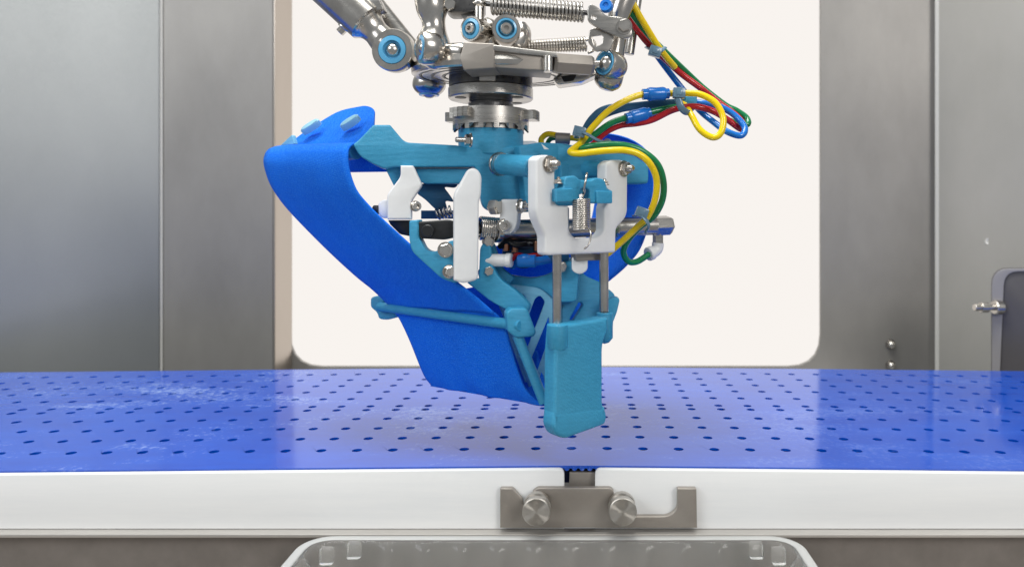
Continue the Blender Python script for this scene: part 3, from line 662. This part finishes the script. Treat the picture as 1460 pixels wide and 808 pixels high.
# --- white links
l1 = plate('link', [(571, 236), (589, 236, 2), (602, 264, 4), (586.5, 286, 4), (586.5, 313, 2), (552, 313, 2), (552, 277, 5), (571, 252, 5)], (552, .575), (602, .579), .012, M_white, gr, .0014)
plate('link_lug', [(539, 290, 4), (545, 285, 3), (553, 285), (553, 311), (545, 311, 3), (539, 305, 4)], (539, .581), (553, .581), .009, M_white, l1, .001)
cyl('link_pin', P(533, 299, .584), P(541, 299, .583), K(6), M_black, l1)
bolt(l1, P(592, 294, .580), (.6, -.8, 0), K(6), sock=True)
plate('link', [(668, 240, 7), (680, 240, 7), (687, 250, 6), (686, 278, 4), (683, 288, 3), (682, 399, 7), (661, 404, 5), (647, 400, 2), (647.5, 277, 6)], (647, .562), (687, .567), .012, M_white, gr, .0018)
# cam with spikes behind the links
plate('cam', [(600, 262, 3), (655, 258), (650, 268, 5), (632, 266, 5), (640, 276, 4), (648, 288, 4), (634, 286, 4), (638, 298, 4), (640, 306, 3), (622, 300, 8), (606, 284, 6), (594, 276, 4)], (594, .605), (655, .61), .008, M_teald, gr, .001)
bm = bmesh.new(); springp(bm, P(622, 306, .60), P(646, 300, .60), K(7), K(1.6), 5); build('torsion_spring', bm, M_chrome, gr, True, 80)
plate('black_joint', [(596, 316, 3), (640, 313, 6), (652, 318, 4), (652, 338, 5), (634, 342, 5), (598, 340, 3)], (596, .572), (652, .575), .012, M_black, gr, .0014)
cyl('pivot', P(611, 329, .571), P(609, 329, .566), K(8), M_black, gr)
plate('black_joint', [(553, 314), (585, 314), (585, 337, 3), (570, 334, 3), (556, 320)], (553, .585), (585, .585), .015, M_black, gr, .001)
# lever with round window and two bolts
lev = plate('lever', [(583, 315, 2), (597, 313, 2), (597, 338, 4), (606, 356, 8), (618, 360, 8), (632, 352, 8), (640, 343, 5), (655, 343, 6), (661, 350, 5), (661, 399, 5), (650, 404, 5), (630, 398, 8), (610, 380, 8), (586, 358, 10), (583, 340, 4)], (583, .573), (661, .5685), .010, M_teal, gr, .0012)
bolt(lev, P(635, 356, .569), (.25, -1, 0), K(8.5), sock=False); bolt(lev, P(640, 387, .569), (.5, -.9, 0), K(7.5), sock=False)
# --- pneumatic piston across the gripper
pn = thing_p = cyl('air_cylinder', P(702, 328, .590), P(935, 322, .648), K(14, .6), M_steel, gr)
bm = bmesh.new(); springp(bm, P(684, 325, .586), P(705, 327, .590), K(15), K(1.7), 7); build('cylinder_spring', bm, M_chrome, pn, True, 80)
hexbar('cylinder_cap', P(928, 322, .646), P(956, 321, .655), K(14.5, .65), pn, M_steel, .2)
cyl('piston_rod', P(648, 326, .578), P(706, 328, .591), K(6), M_dsteel, pn)
bm = bmesh.new(); cylp(bm, P(704, 328, .589), P(712, 328, .592), K(17), 28); build('cylinder_collar', bm, M_chrome, pn); bm = bmesh.new(); cylp(bm, P(868, 325, .628), P(878, 325, .631), K(16), 28); build('cylinder_collar', bm, M_chrome, pn)
# elbow fitting at the end
ef = cyl('elbow_nut', P(938, 333, .650), P(938, 349, .650), K(7.5, .65), M_steel, gr, n=6)
bm = bmesh.new(); tubep(bm, catmull([P(938, 346, .650), P(937, 354, .650), P(932, 359, .648), P(924, 362, .645)], 5), K(8.5, .65), 20); build('elbow_fitting', bm, M_white, gr)
cyl('release_collar', P(930, 360, .647), P(924, 362.5, .644), K(10, .65), M_white, gr)
# small white crank
ck = plate('crank', [(713, 284, 5), (740, 284, 3), (739, 296, 4), (737, 322, 6), (730, 333, 8), (716, 334, 8), (711, 322, 6), (713, 300, 3)], (711, .577), (741, .572), .008, M_white, gr, .0012)
hexbar('hex_nut', P(700, 295, .58), P(714, 295, .575), K(11), gr, M_chrome, .1)
bolt(ck, P(718, 321.5, .576), (.3, -1, 0), K(7.5), sock=True)
bolt(ck, P(741, 294, .573), (1, -.5, 0), K(8), K(6))
# --- pins to the front bracket
for (x0, y0_, Ya), (x1, y1_, Yb), r in (((712, 234, .585), (762, 238, .548), 15.5), ((826, 239, .618), (874, 244, .588), 13)):
    pn_ = cyl('pin', P(x0, y0_, Ya), P(x1, y1_, Yb), K(r, .56), M_teal, gr)
    a, b = P(x0, y0_, Ya), P(x1, y1_, Yb); d = (b-a).normalized()
    bm = bmesh.new(); lathe(bm, a-d*.001, d, [(0, 0), (0, K(r+2, .57)), (.0012, K(r+2.5, .57)), (.0022, K(r+1.5, .57)), (.0022, 0)], 32); lathe(bm, a+d*.003, d, [(0, 0), (0, K(r+1, .57)), (.001, K(r+1, .57)), (.001, 0)], 32); build('washer', bm, M_chrome, pn_)
# --- white front bracket
BA, BB = (775, .535), (878, .585)
fb = plate('front_bracket', [(765, 226, 6), (771, 221, 4), (785, 221, 5), (791.5, 230, 4), (792, 289, 4), (797, 293, 3), (811, 293, 3), (812, 298, 2), (812, 330, 7), (821, 340, 6), (853, 339, 6), (862, 330, 5), (862, 296, 3), (864, 291, 3), (864, 234, 3), (871, 228, 4), (888, 228, 4), (895.5, 237, 5), (895, 303, 6), (891, 313, 6), (879, 325, 5), (878, 360, 3), (781, 364, 3), (778, 361, 2), (778, 336, 5), (767, 312, 6), (765, 300, 4)], BA, BB, .011, M_white, gr, .0018)
plb = plane_of(BA, BB)
bolt(gr, onplane(783, 234.5, plb), U, K(10.5, .535), K(9, .535), name='nut'); bolt(gr, onplane(889, 240.5, plb), U, K(9.5, .585), K(9, .585), name='nut')
# teal spring clip inside the bracket
plc = [(793, 269, 2), (804, 267, 2), (806, 252, 5), (821, 250, 4), (826, 256, 3), (843, 258, 3), (849, 253, 4), (862, 255, 5), (867, 269, 3), (874, 272, 2), (874, 290, 3), (841, 290, 3), (841, 271, 4), (834, 267, 4), (827, 270, 4), (827, 288, 3), (793, 288, 3)]
plate('spring_clip', plc, (795, .5375), (873, .573), .009, M_teal, gr, .0014)
plate('clip_foot', [(793, 270, 2), (817, 268, 2), (817, 287.5, 2), (793, 288, 2)], (795, .5345), (817, .5445), .003, M_teal, gr, .0008)
plate('clip_foot', [(851, 272, 2), (873.5, 273, 2), (873.5, 290, 2), (851, 290, 2)], (851, .5595), (873, .570), .003, M_teal, gr, .0008)
bm = bmesh.new(); c = P(834, 262, .549)
pts = [c+Vector((.0012*math.sin(t*1.0), 0, 0))+Vector((0, math.cos(t)*.0055, math.sin(t)*.0065)) for t in [2*math.pi*k/24 for k in range(25)]]
tubep(bm, pts, .0007, 8); cs, ce_ = P(829, 283, .549), P(829, 327, .549)
springp(bm, cs, ce_, K(11.8, .549), K(1.4, .549), 17)
tubep(bm, catmull([P(838, 325, .545), P(842, 331, .540), P(842, 341, .537), P(838, 350, .535), P(833, 355, .536)], 6), .00055, 8)
tubep(bm, catmull([P(829, 283, .549), P(833, 276, .549), P(834, 270, .549)], 4), .0006, 8)
build('tension_spring', bm, M_chrome, gr, True, 80)
for x_, y_, Yq in ((796, 262, .543), (862, 264, .572)): bolt(gr, P(x_, y_, Yq), (0, 0, 1), K(5), K(3), name='small_screw')
# --- guide rods and finger
for x_, yt, yb_, Yr in ((794, 355, 476, .5490), (861, 352, 466, .5830)):
    cyl('guide_rod', P(x_, yb_, Yr), P(x_, yt, Yr), K(6.6, Yr), M_chrome, gr)
fg = plate('finger', [(795, 463, 3), (806, 463, 2), (846, 457, 1), (868, 452, 3), (868, 470, 2), (861, 488, 6), (860, 500, 3), (860, 578, 8), (866, 594, 5), (864, 603, 5), (820, 619, 6), (808, 625, 8), (796, 621, 10), (790, 606, 5), (791, 585, 8), (792, 500, 4)], (778, .527), (866, .5645), .0145, M_teal, gr, .0028, res=4)
bm = bmesh.new(); lathe(bm, P(795, 503, .5405), (0, 0, 1), [(0, 0), (.001, K(8)), (.004, K(13)), (P(0, 463, .54).z-P(0, 503, .54).z, K(13)), (P(0, 462.5, .54).z-P(0, 503, .54).z, K(7.5)), (.01, K(7)), (.01, 0)], 32); build('finger_boss', bm, M_teal, fg)
bm = bmesh.new(); lathe(bm, P(862, 490, .5790), (0, 0, 1), [(0, 0), (.001, K(6)), (.004, K(11)), (.0205, K(11)), (.0208, K(7)), (.01, K(6)), (.01, 0)], 32); build('finger_boss', bm, M_teal, fg)
plate('finger_foot', [(791, 588, 2), (863, 579, 2), (866.5, 594, 5), (864, 605, 5), (820, 621, 6), (808, 626, 8), (795, 622, 10), (789, 608, 5)], (778, .5268), (866, .5643), .0146, M_teal, fg, .0030, res=4)
# --- scoop: rod, side frames, slotted plate
rn, rf = P(742, 464, .5655), P(541, 437, .684)
cyl('scoop_rod', rn, rf, K(7.2, .6), M_teal, gr)
plate('rod_end_block', [(722, 446, 3), (728, 440, 3), (752, 439, 5), (765, 474, 3), (762, 480, 4), (736, 482, 4), (724, 472, 4)], (722, .563), (765, .569), .014, M_teal, gr, .0018)
plate('rod_far_block', [(528, 424, 4), (540, 421, 4), (549, 424, 3), (546, 434, 3), (566, 440, 4), (572, 451, 4), (552, 456, 4), (540, 455, 4), (537, 445, 4), (528, 438, 4)], (528, .688), (572, .680), .008, M_teal, gr, .0014)
def bar(name, a, b, r, m, parent, flat=1.0): bm = bmesh.new(); tubep(bm, catmull([a, a.lerp(b, .5), b], 4), r, 16, flat); return build(name, bm, m, parent)
bar('scoop_strut', P(738, 478, .572), P(776, 574, .567), K(7.5, .57), M_teal, gr)
plate('side_frame', [(684, 352, 6), (692, 343, 6), (700, 352, 5), (700, 376, 10), (712, 398, 14), (730, 410, 8), (742, 420, 8), (756, 436, 5), (752, 446, 3), (726, 444, 4), (700, 430, 8), (664, 402, 4), (668, 396, 3), (682, 398, 2)], (676, .582), (756, .577), .009, M_teal, gr, .0014)
slots = [[(735, 424, 4), (744, 418, 4), (751, 425, 4), (738, 446, 3), (732, 438, 3)], [(763, 425, 4), (770, 421, 4), (777, 430, 4), (747, 508, 3), (740, 508, 3), (738, 492, 3)], [(758, 510, 3), (782, 452, 2), (784, 478, 2), (762, 540, 2), (752, 530, 2)], [(722, 474, 1), (726, 470, 1), (752, 545, 2), (748, 545, 2)]]
sp_ = plate('slotted_plate', [(700, 410, 4), (716, 404, 6), (770, 410, 5), (796, 420, 6), (790, 470, 4), (786, 560, 6), (772, 576, 6), (760, 570, 6), (736, 500, 6), (722, 462, 5)], (700, .600), (800, .604), .0035, M_tealp, gr, .0008, holes=slots)
plate('scoop_floor', [(660, 412, 4), (700, 404), (778, 410), (786, 560, 6), (770, 574, 6), (700, 540, 4)], (660, .655), (790, .618), .003, M_fabric, gr, .0008)
plate('side_frame', [(806, 372, 8), (818, 366, 6), (826, 376, 6), (832, 392, 12), (856, 402, 8), (878, 420, 6), (874, 470, 6), (800, 476, 6), (798, 400, 8)], (798, .612), (878, .625), .008, M_teal, gr, .0014, holes=[[(826, 430, 4), (832, 434, 4), (818, 458, 4), (812, 456, 4)], [(800, 430, 3), (806, 434, 3), (800, 456, 3), (796, 452, 3)]])
plate('scoop_floor', [(790, 400, 4), (856, 410, 4), (852, 476), (790, 476)], (790, .66), (856, .68), .003, M_fabric, gr, .0008)
plate('inner_liner', [(690, 352, 6), (775, 344), (862, 352, 4), (866, 424, 4), (700, 424, 8), (684, 398, 8)], (690, .685), (860, .69), .002, M_fabric, gr, .0006)
plate('rear_pad', [(733, 208), (740, 201, 4), (762, 201, 3), (774, 206)], (733, .625), (774, .63), .01, M_white, gr, .001)
plate('rear_block', [(867, 428, 3), (876, 423, 3), (884, 426, 4), (880, 444, 4), (874, 460, 4), (866, 458, 3)], (866, .60), (884, .60), .012, M_teal, gr, .0014)
plate('yoke', [(680, 384, 6), (700, 376, 10), (722, 392, 16), (760, 397, 14), (786, 390, 12), (806, 368, 8), (826, 380, 6), (822, 430, 6), (796, 432, 10), (770, 410, 12), (716, 408, 12), (684, 404, 6)], (680, .606), (812, .600), .010, M_teal, gr, .0014)
plate('yoke_arm', [(692, 350, 4), (704, 346, 4), (716, 384, 10), (735, 396, 8), (720, 410, 6), (694, 392, 6)], (690, .592), (735, .592), .008, M_teal, gr, .0014)
plate('small_pad', [(815, 366, 5), (838, 364, 6), (838, 386, 8), (826, 392, 6), (815, 386, 5)], (815, .585), (838, .585), .008, M_white, gr, .001)
plate('small_pad', [(820, 362, 1), (860, 362, 1), (858, 371, 2), (822, 372, 2)], (820, .58), (860, .59), .01, M_bracket, gr, .0005)
# --- inside the gripper: fittings, valves and short tubes
cyl('white_fitting', P(694, 371, .586), P(722, 371, .582), K(8.5), M_white, gr); cyl('release_collar', P(721, 371, .582), P(730, 371, .581), K(9.5), M_white, gr)
bm = bmesh.new(); tubep(bm, catmull([P(728, 370, .583), P(738, 364, .590), P(752, 366, .595), P(772, 362, .6)], 6), K(4), 12); build('short_tube', bm, M_red, gr)
bm = bmesh.new(); tubep(bm, catmull([P(730, 378, .60), P(745, 368, .585), P(765, 372, .585), P(790, 368, .60)], 6), K(6), 12); build('short_tube', bm, M_blu, gr)
cyl('tube_sleeve', P(738, 372, .585), P(764, 372, .584), K(8.5), M_blu, gr)
bolt(gr, P(696, 344, .585), (.2, -1, 0), K(7)); bolt(gr, P(697, 386, .583), (.2, -1, 0), K(6.5)); bolt(gr, P(801, 380, .60), (.3, -1, 0), K(6))
plate('valve_block', [(716, 348, 2), (772, 348, 2), (776, 376, 8), (744, 384, 8), (716, 372, 6)], (712, .607), (770, .607), .02, M_teald, gr, .001)
plate('valve_block', [(600, 300), (680, 300), (680, 312), (600, 312)], (600, .625), (680, .625), .01, M_teald, gr, .001)
for x_, y_ in ((722, 350), (734, 352), (765, 350)): cyl('brass_fitting', P(x_, y_+8, .598), P(x_, y_-6, .598), K(4.5), mat('copper_fitting', (.45, .22, .14), .3, 1), gr, n=6)
bm = bmesh.new(); tubep(bm, catmull([P(712, 352, .60), P(722, 344, .595), P(736, 350, .592), P(750, 348, .6)], 6), K(3.5), 10); build('short_tube', bm, M_black, gr)
cyl('lower_shaft', P(712, 346, .603), P(868, 352, .632), K(9), M_dsteel, gr)
plate('hanger', [(780, 300), (812, 296), (812, 372, 3), (782, 372, 3)], (780, .590), (812, .60), .008, M_teald, gr, .001)

# --- teal hose holder arm
plate('hose_holder', [(828, 186, 4), (838, 168, 8), (852, 154, 10), (868, 148, 8), (892, 147, 6), (930, 143, 4), (993, 138.5, 2), (993, 148, 2), (930, 155, 4), (892, 158, 6), (866, 166, 10), (848, 182, 8), (838, 196, 4)], (828, .612), (993, .622), .006, M_teald, gr, .0012)
plate('holder_end', [(976, 137, 1), (994, 136.5, 2), (994, 149, 2), (976, 150, 1)], (976, .6185), (994, .6185), .007, M_teal, gr, .001)

# ================================================================= AIR HOSES, each a thing of its own
RH = .0027*DS
hose('air_hose', [(822, 213, .598), (836, 193, .600), (848, 178, .600), (869, 157, .600), (896, 141.6, .603), (916, 135, .606), (936, 133.5, .608), (962, 133.5, .610), (979, 133, .608), (999, 135, .606), (1020, 147, .603), (1031, 168, .600), (1028, 189, .598), (1016, 196, .598), (998, 185, .600), (986, 165, .606), (976, 150, .616), (962, 146, .624)], RH, M_yel,
     'yellow air hose looping round over the blue sleeve at the right', group='coloured air hoses')
hy = hose('air_hose', [(826, 206, .592), (818, 212, .585), (813.5, 217, .578), (826, 219, .574), (848, 216.5, .574), (870, 214.5, .574), (891.5, 214.5, .575), (911, 220, .577), (927, 234, .58), (936, 256, .585), (934, 284, .59), (923, 309, .595), (904, 328, .60), (880, 350, .606), (866, 362, .61)], RH, M_yel,
     'yellow air hose folded over the frame and curving down to the piston', group='coloured air hoses')
hose('air_hose', [(826, 214, .590), (836, 210, .585), (852, 207.5, .582), (873, 206, .582), (896, 208.5, .583), (918, 217, .585), (938, 235, .589), (946, 260, .593), (944, 286, .597), (932, 308, .602), (914, 322, .607), (897, 340, .614), (889, 358, .622), (895, 372, .630), (908, 373, .637), (926, 362, .644)], RH, M_grn,
     'green air hose curving down to the white elbow fitting', group='coloured air hoses')
hose('air_hose', [(818, 216, .602), (832, 204, .604), (848, 192, .605), (869, 177, .606), (886, 170, .607), (902, 167, .608), (924, 161, .612), (945, 156, .616), (962, 153, .620), (990, 150, .628)], RH, M_grn,
     'short green air hose passing through the lower blue sleeve', group='coloured air hoses')
hose('air_hose', [(836, 214, .612), (848, 204, .612), (863, 189, .612), (884, 179, .612), (908, 176, .612), (930, 171, .612), (957, 158, .612), (976, 153, .612), (994, 152.5, .612), (1016, 158.5, .614), (1036, 170, .618), (1056, 184, .622), (1061, 180, .632), (1050, 165, .638), (1020, 143, .636), (999, 126, .632), (972, 106, .628), (950, 86, .622), (922, 60, .615), (903, 34, .61), (888, 8, .605), (872, -30, .60)], RH, M_red,
     'red air hose running down from the robot and along the holder', group='coloured air hoses')
hose('air_hose', [(905, 163, .625), (940, 160, .628), (975, 148, .628), (1000, 147, .622), (1029, 153.5, .622), (1050, 167, .618), (1062, 183, .612), (1056, 193.5, .608), (1036, 187.5, .610), (1016, 173, .618), (998, 158, .628), (980, 136, .634), (958, 108, .634), (940, 84, .630), (922, 58, .622), (908, 34, .618), (894, 6, .615), (878, -30, .61)], RH, M_blu,
     'bright blue air hose looping at the far right of the bundle', group='coloured air hoses')
hose('air_hose', [(1040, 172, .636), (1054, 178, .634), (1066, 177, .634), (1064, 168, .638), (1050, 158, .640), (1034, 150, .640), (1003, 126, .638), (975, 100, .630), (950, 76, .618), (930, 56, .608), (912, 34, .600), (896, 12, .596), (876, -22, .592)], RH, M_grn,
     'long green air hose descending from the top to the bundle tip', group='coloured air hoses')
hose('air_hose', [(962, 96, .622), (950, 82, .612), (938, 66, .605), (922, 40, .598), (908, 16, .594), (890, -22, .590)], RH, M_yel,
     'straight yellow air hose at the top right beside the green one', group='coloured air hoses')
h9 = hose('air_hose', [(772, 206, .650), (772, 198, .648), (780, 191.5, .645), (792, 192.5, .642), (803, 196, .640), (818, 197, .640), (830, 199, .642)], RH*.95, M_yel,
     'short yellow hose with steel sleeve behind the gripper body', group='coloured air hoses')
cyl('steel_sleeve', P(792, 197, .640), P(813, 198, .640), .0042, M_bracket, h9)
hose('air_hose', [(780, 206, .655), (784, 199, .652), (792, 197, .652), (800, 202, .652)], RH*.8, M_grn, 'short green hose stub behind the steel sleeve', group='coloured air hoses')
# blue sleeves on the hoses
for a, b, Ya, Yb, lab in (((924, 134.5), (947.5, 133.8), .6065, .609, 'blue hose sleeve on the upper yellow hose'), ((900, 167.5), (921, 162), .6075, .6115, 'blue hose sleeve on the lower green hose')):
    A_, B_ = P(*a, Ya), P(*b, Yb); d = (B_-A_).normalized(); bm = bmesh.new(); ln = (B_-A_).length
    lathe(bm, A_, d, [(-.004, 0), (-.004, .0038), (-.0005, .0038), (-.0005, .0042), (0, .0044), (.0012, .0048), (ln*.5, .0045), (ln-.0012, .0048), (ln, .0044), (ln+.0005, .0042), (ln+.0005, .0036), (ln+.003, .0036), (ln+.003, 0)], 24)
    tag(build('hose_sleeve', bm, M_blu, None), lab, 'hose sleeve', 'blue hose sleeves')
# cable ties
def tie(head, band, Yh, r, tilt, label):
    t = thing('cable_tie', P(*head, Yh), label, 'cable tie', 'grey cable ties')
    pts = catmull([P(*p) for p in band], 6); bm = bmesh.new()
    for i, p in enumerate(pts): pass
    tubep(bm, pts, r, 10, .45); build('strap', bm, M_tie, t, True, 60)
    bm = bmesh.new(); c = P(*head, Yh); boxp(bm, (-.0042, -.003, -.0034), (.0042, .003, .0034), .0006); boxp(bm, (-.002, -.0034, -.0018), (.002, -.0028, .0018), .0002)
    bmesh.ops.transform(bm, matrix=Matrix.Translation(c) @ Matrix.Rotation(tilt, 4, 'Y'), verts=bm.verts); build('tie_head', bm, M_tie, t, True, 30)
tie((826, 188), [(822, 196, .602), (829, 190, .594), (838, 192, .590), (850, 199, .592), (862, 203, .598), (868, 200, .606)], .594, .0023, .25, 'grey cable tie round the hoses just above the gripper body')
tie((968, 133), [(968, 126, .61), (966, 136, .602), (969, 148, .601), (973, 156, .602), (981, 161, .607), (988, 156, .618)], .602, .0024, .05, 'grey cable tie at the end of the hose holder')
tie((915, 303), [(905, 308, .600), (912, 306, .590), (920, 312, .588), (925, 322, .590), (921, 330, .598)], .590, .0021, .35, 'grey cable tie round the yellow and green hoses by the piston')
tie((934, 74), [(922, 68, .618), (930, 72, .602), (940, 74, .600), (948, 68, .606)], .601, .0018, .3, 'small grey cable tie on the slanting hose bundle at the top right')
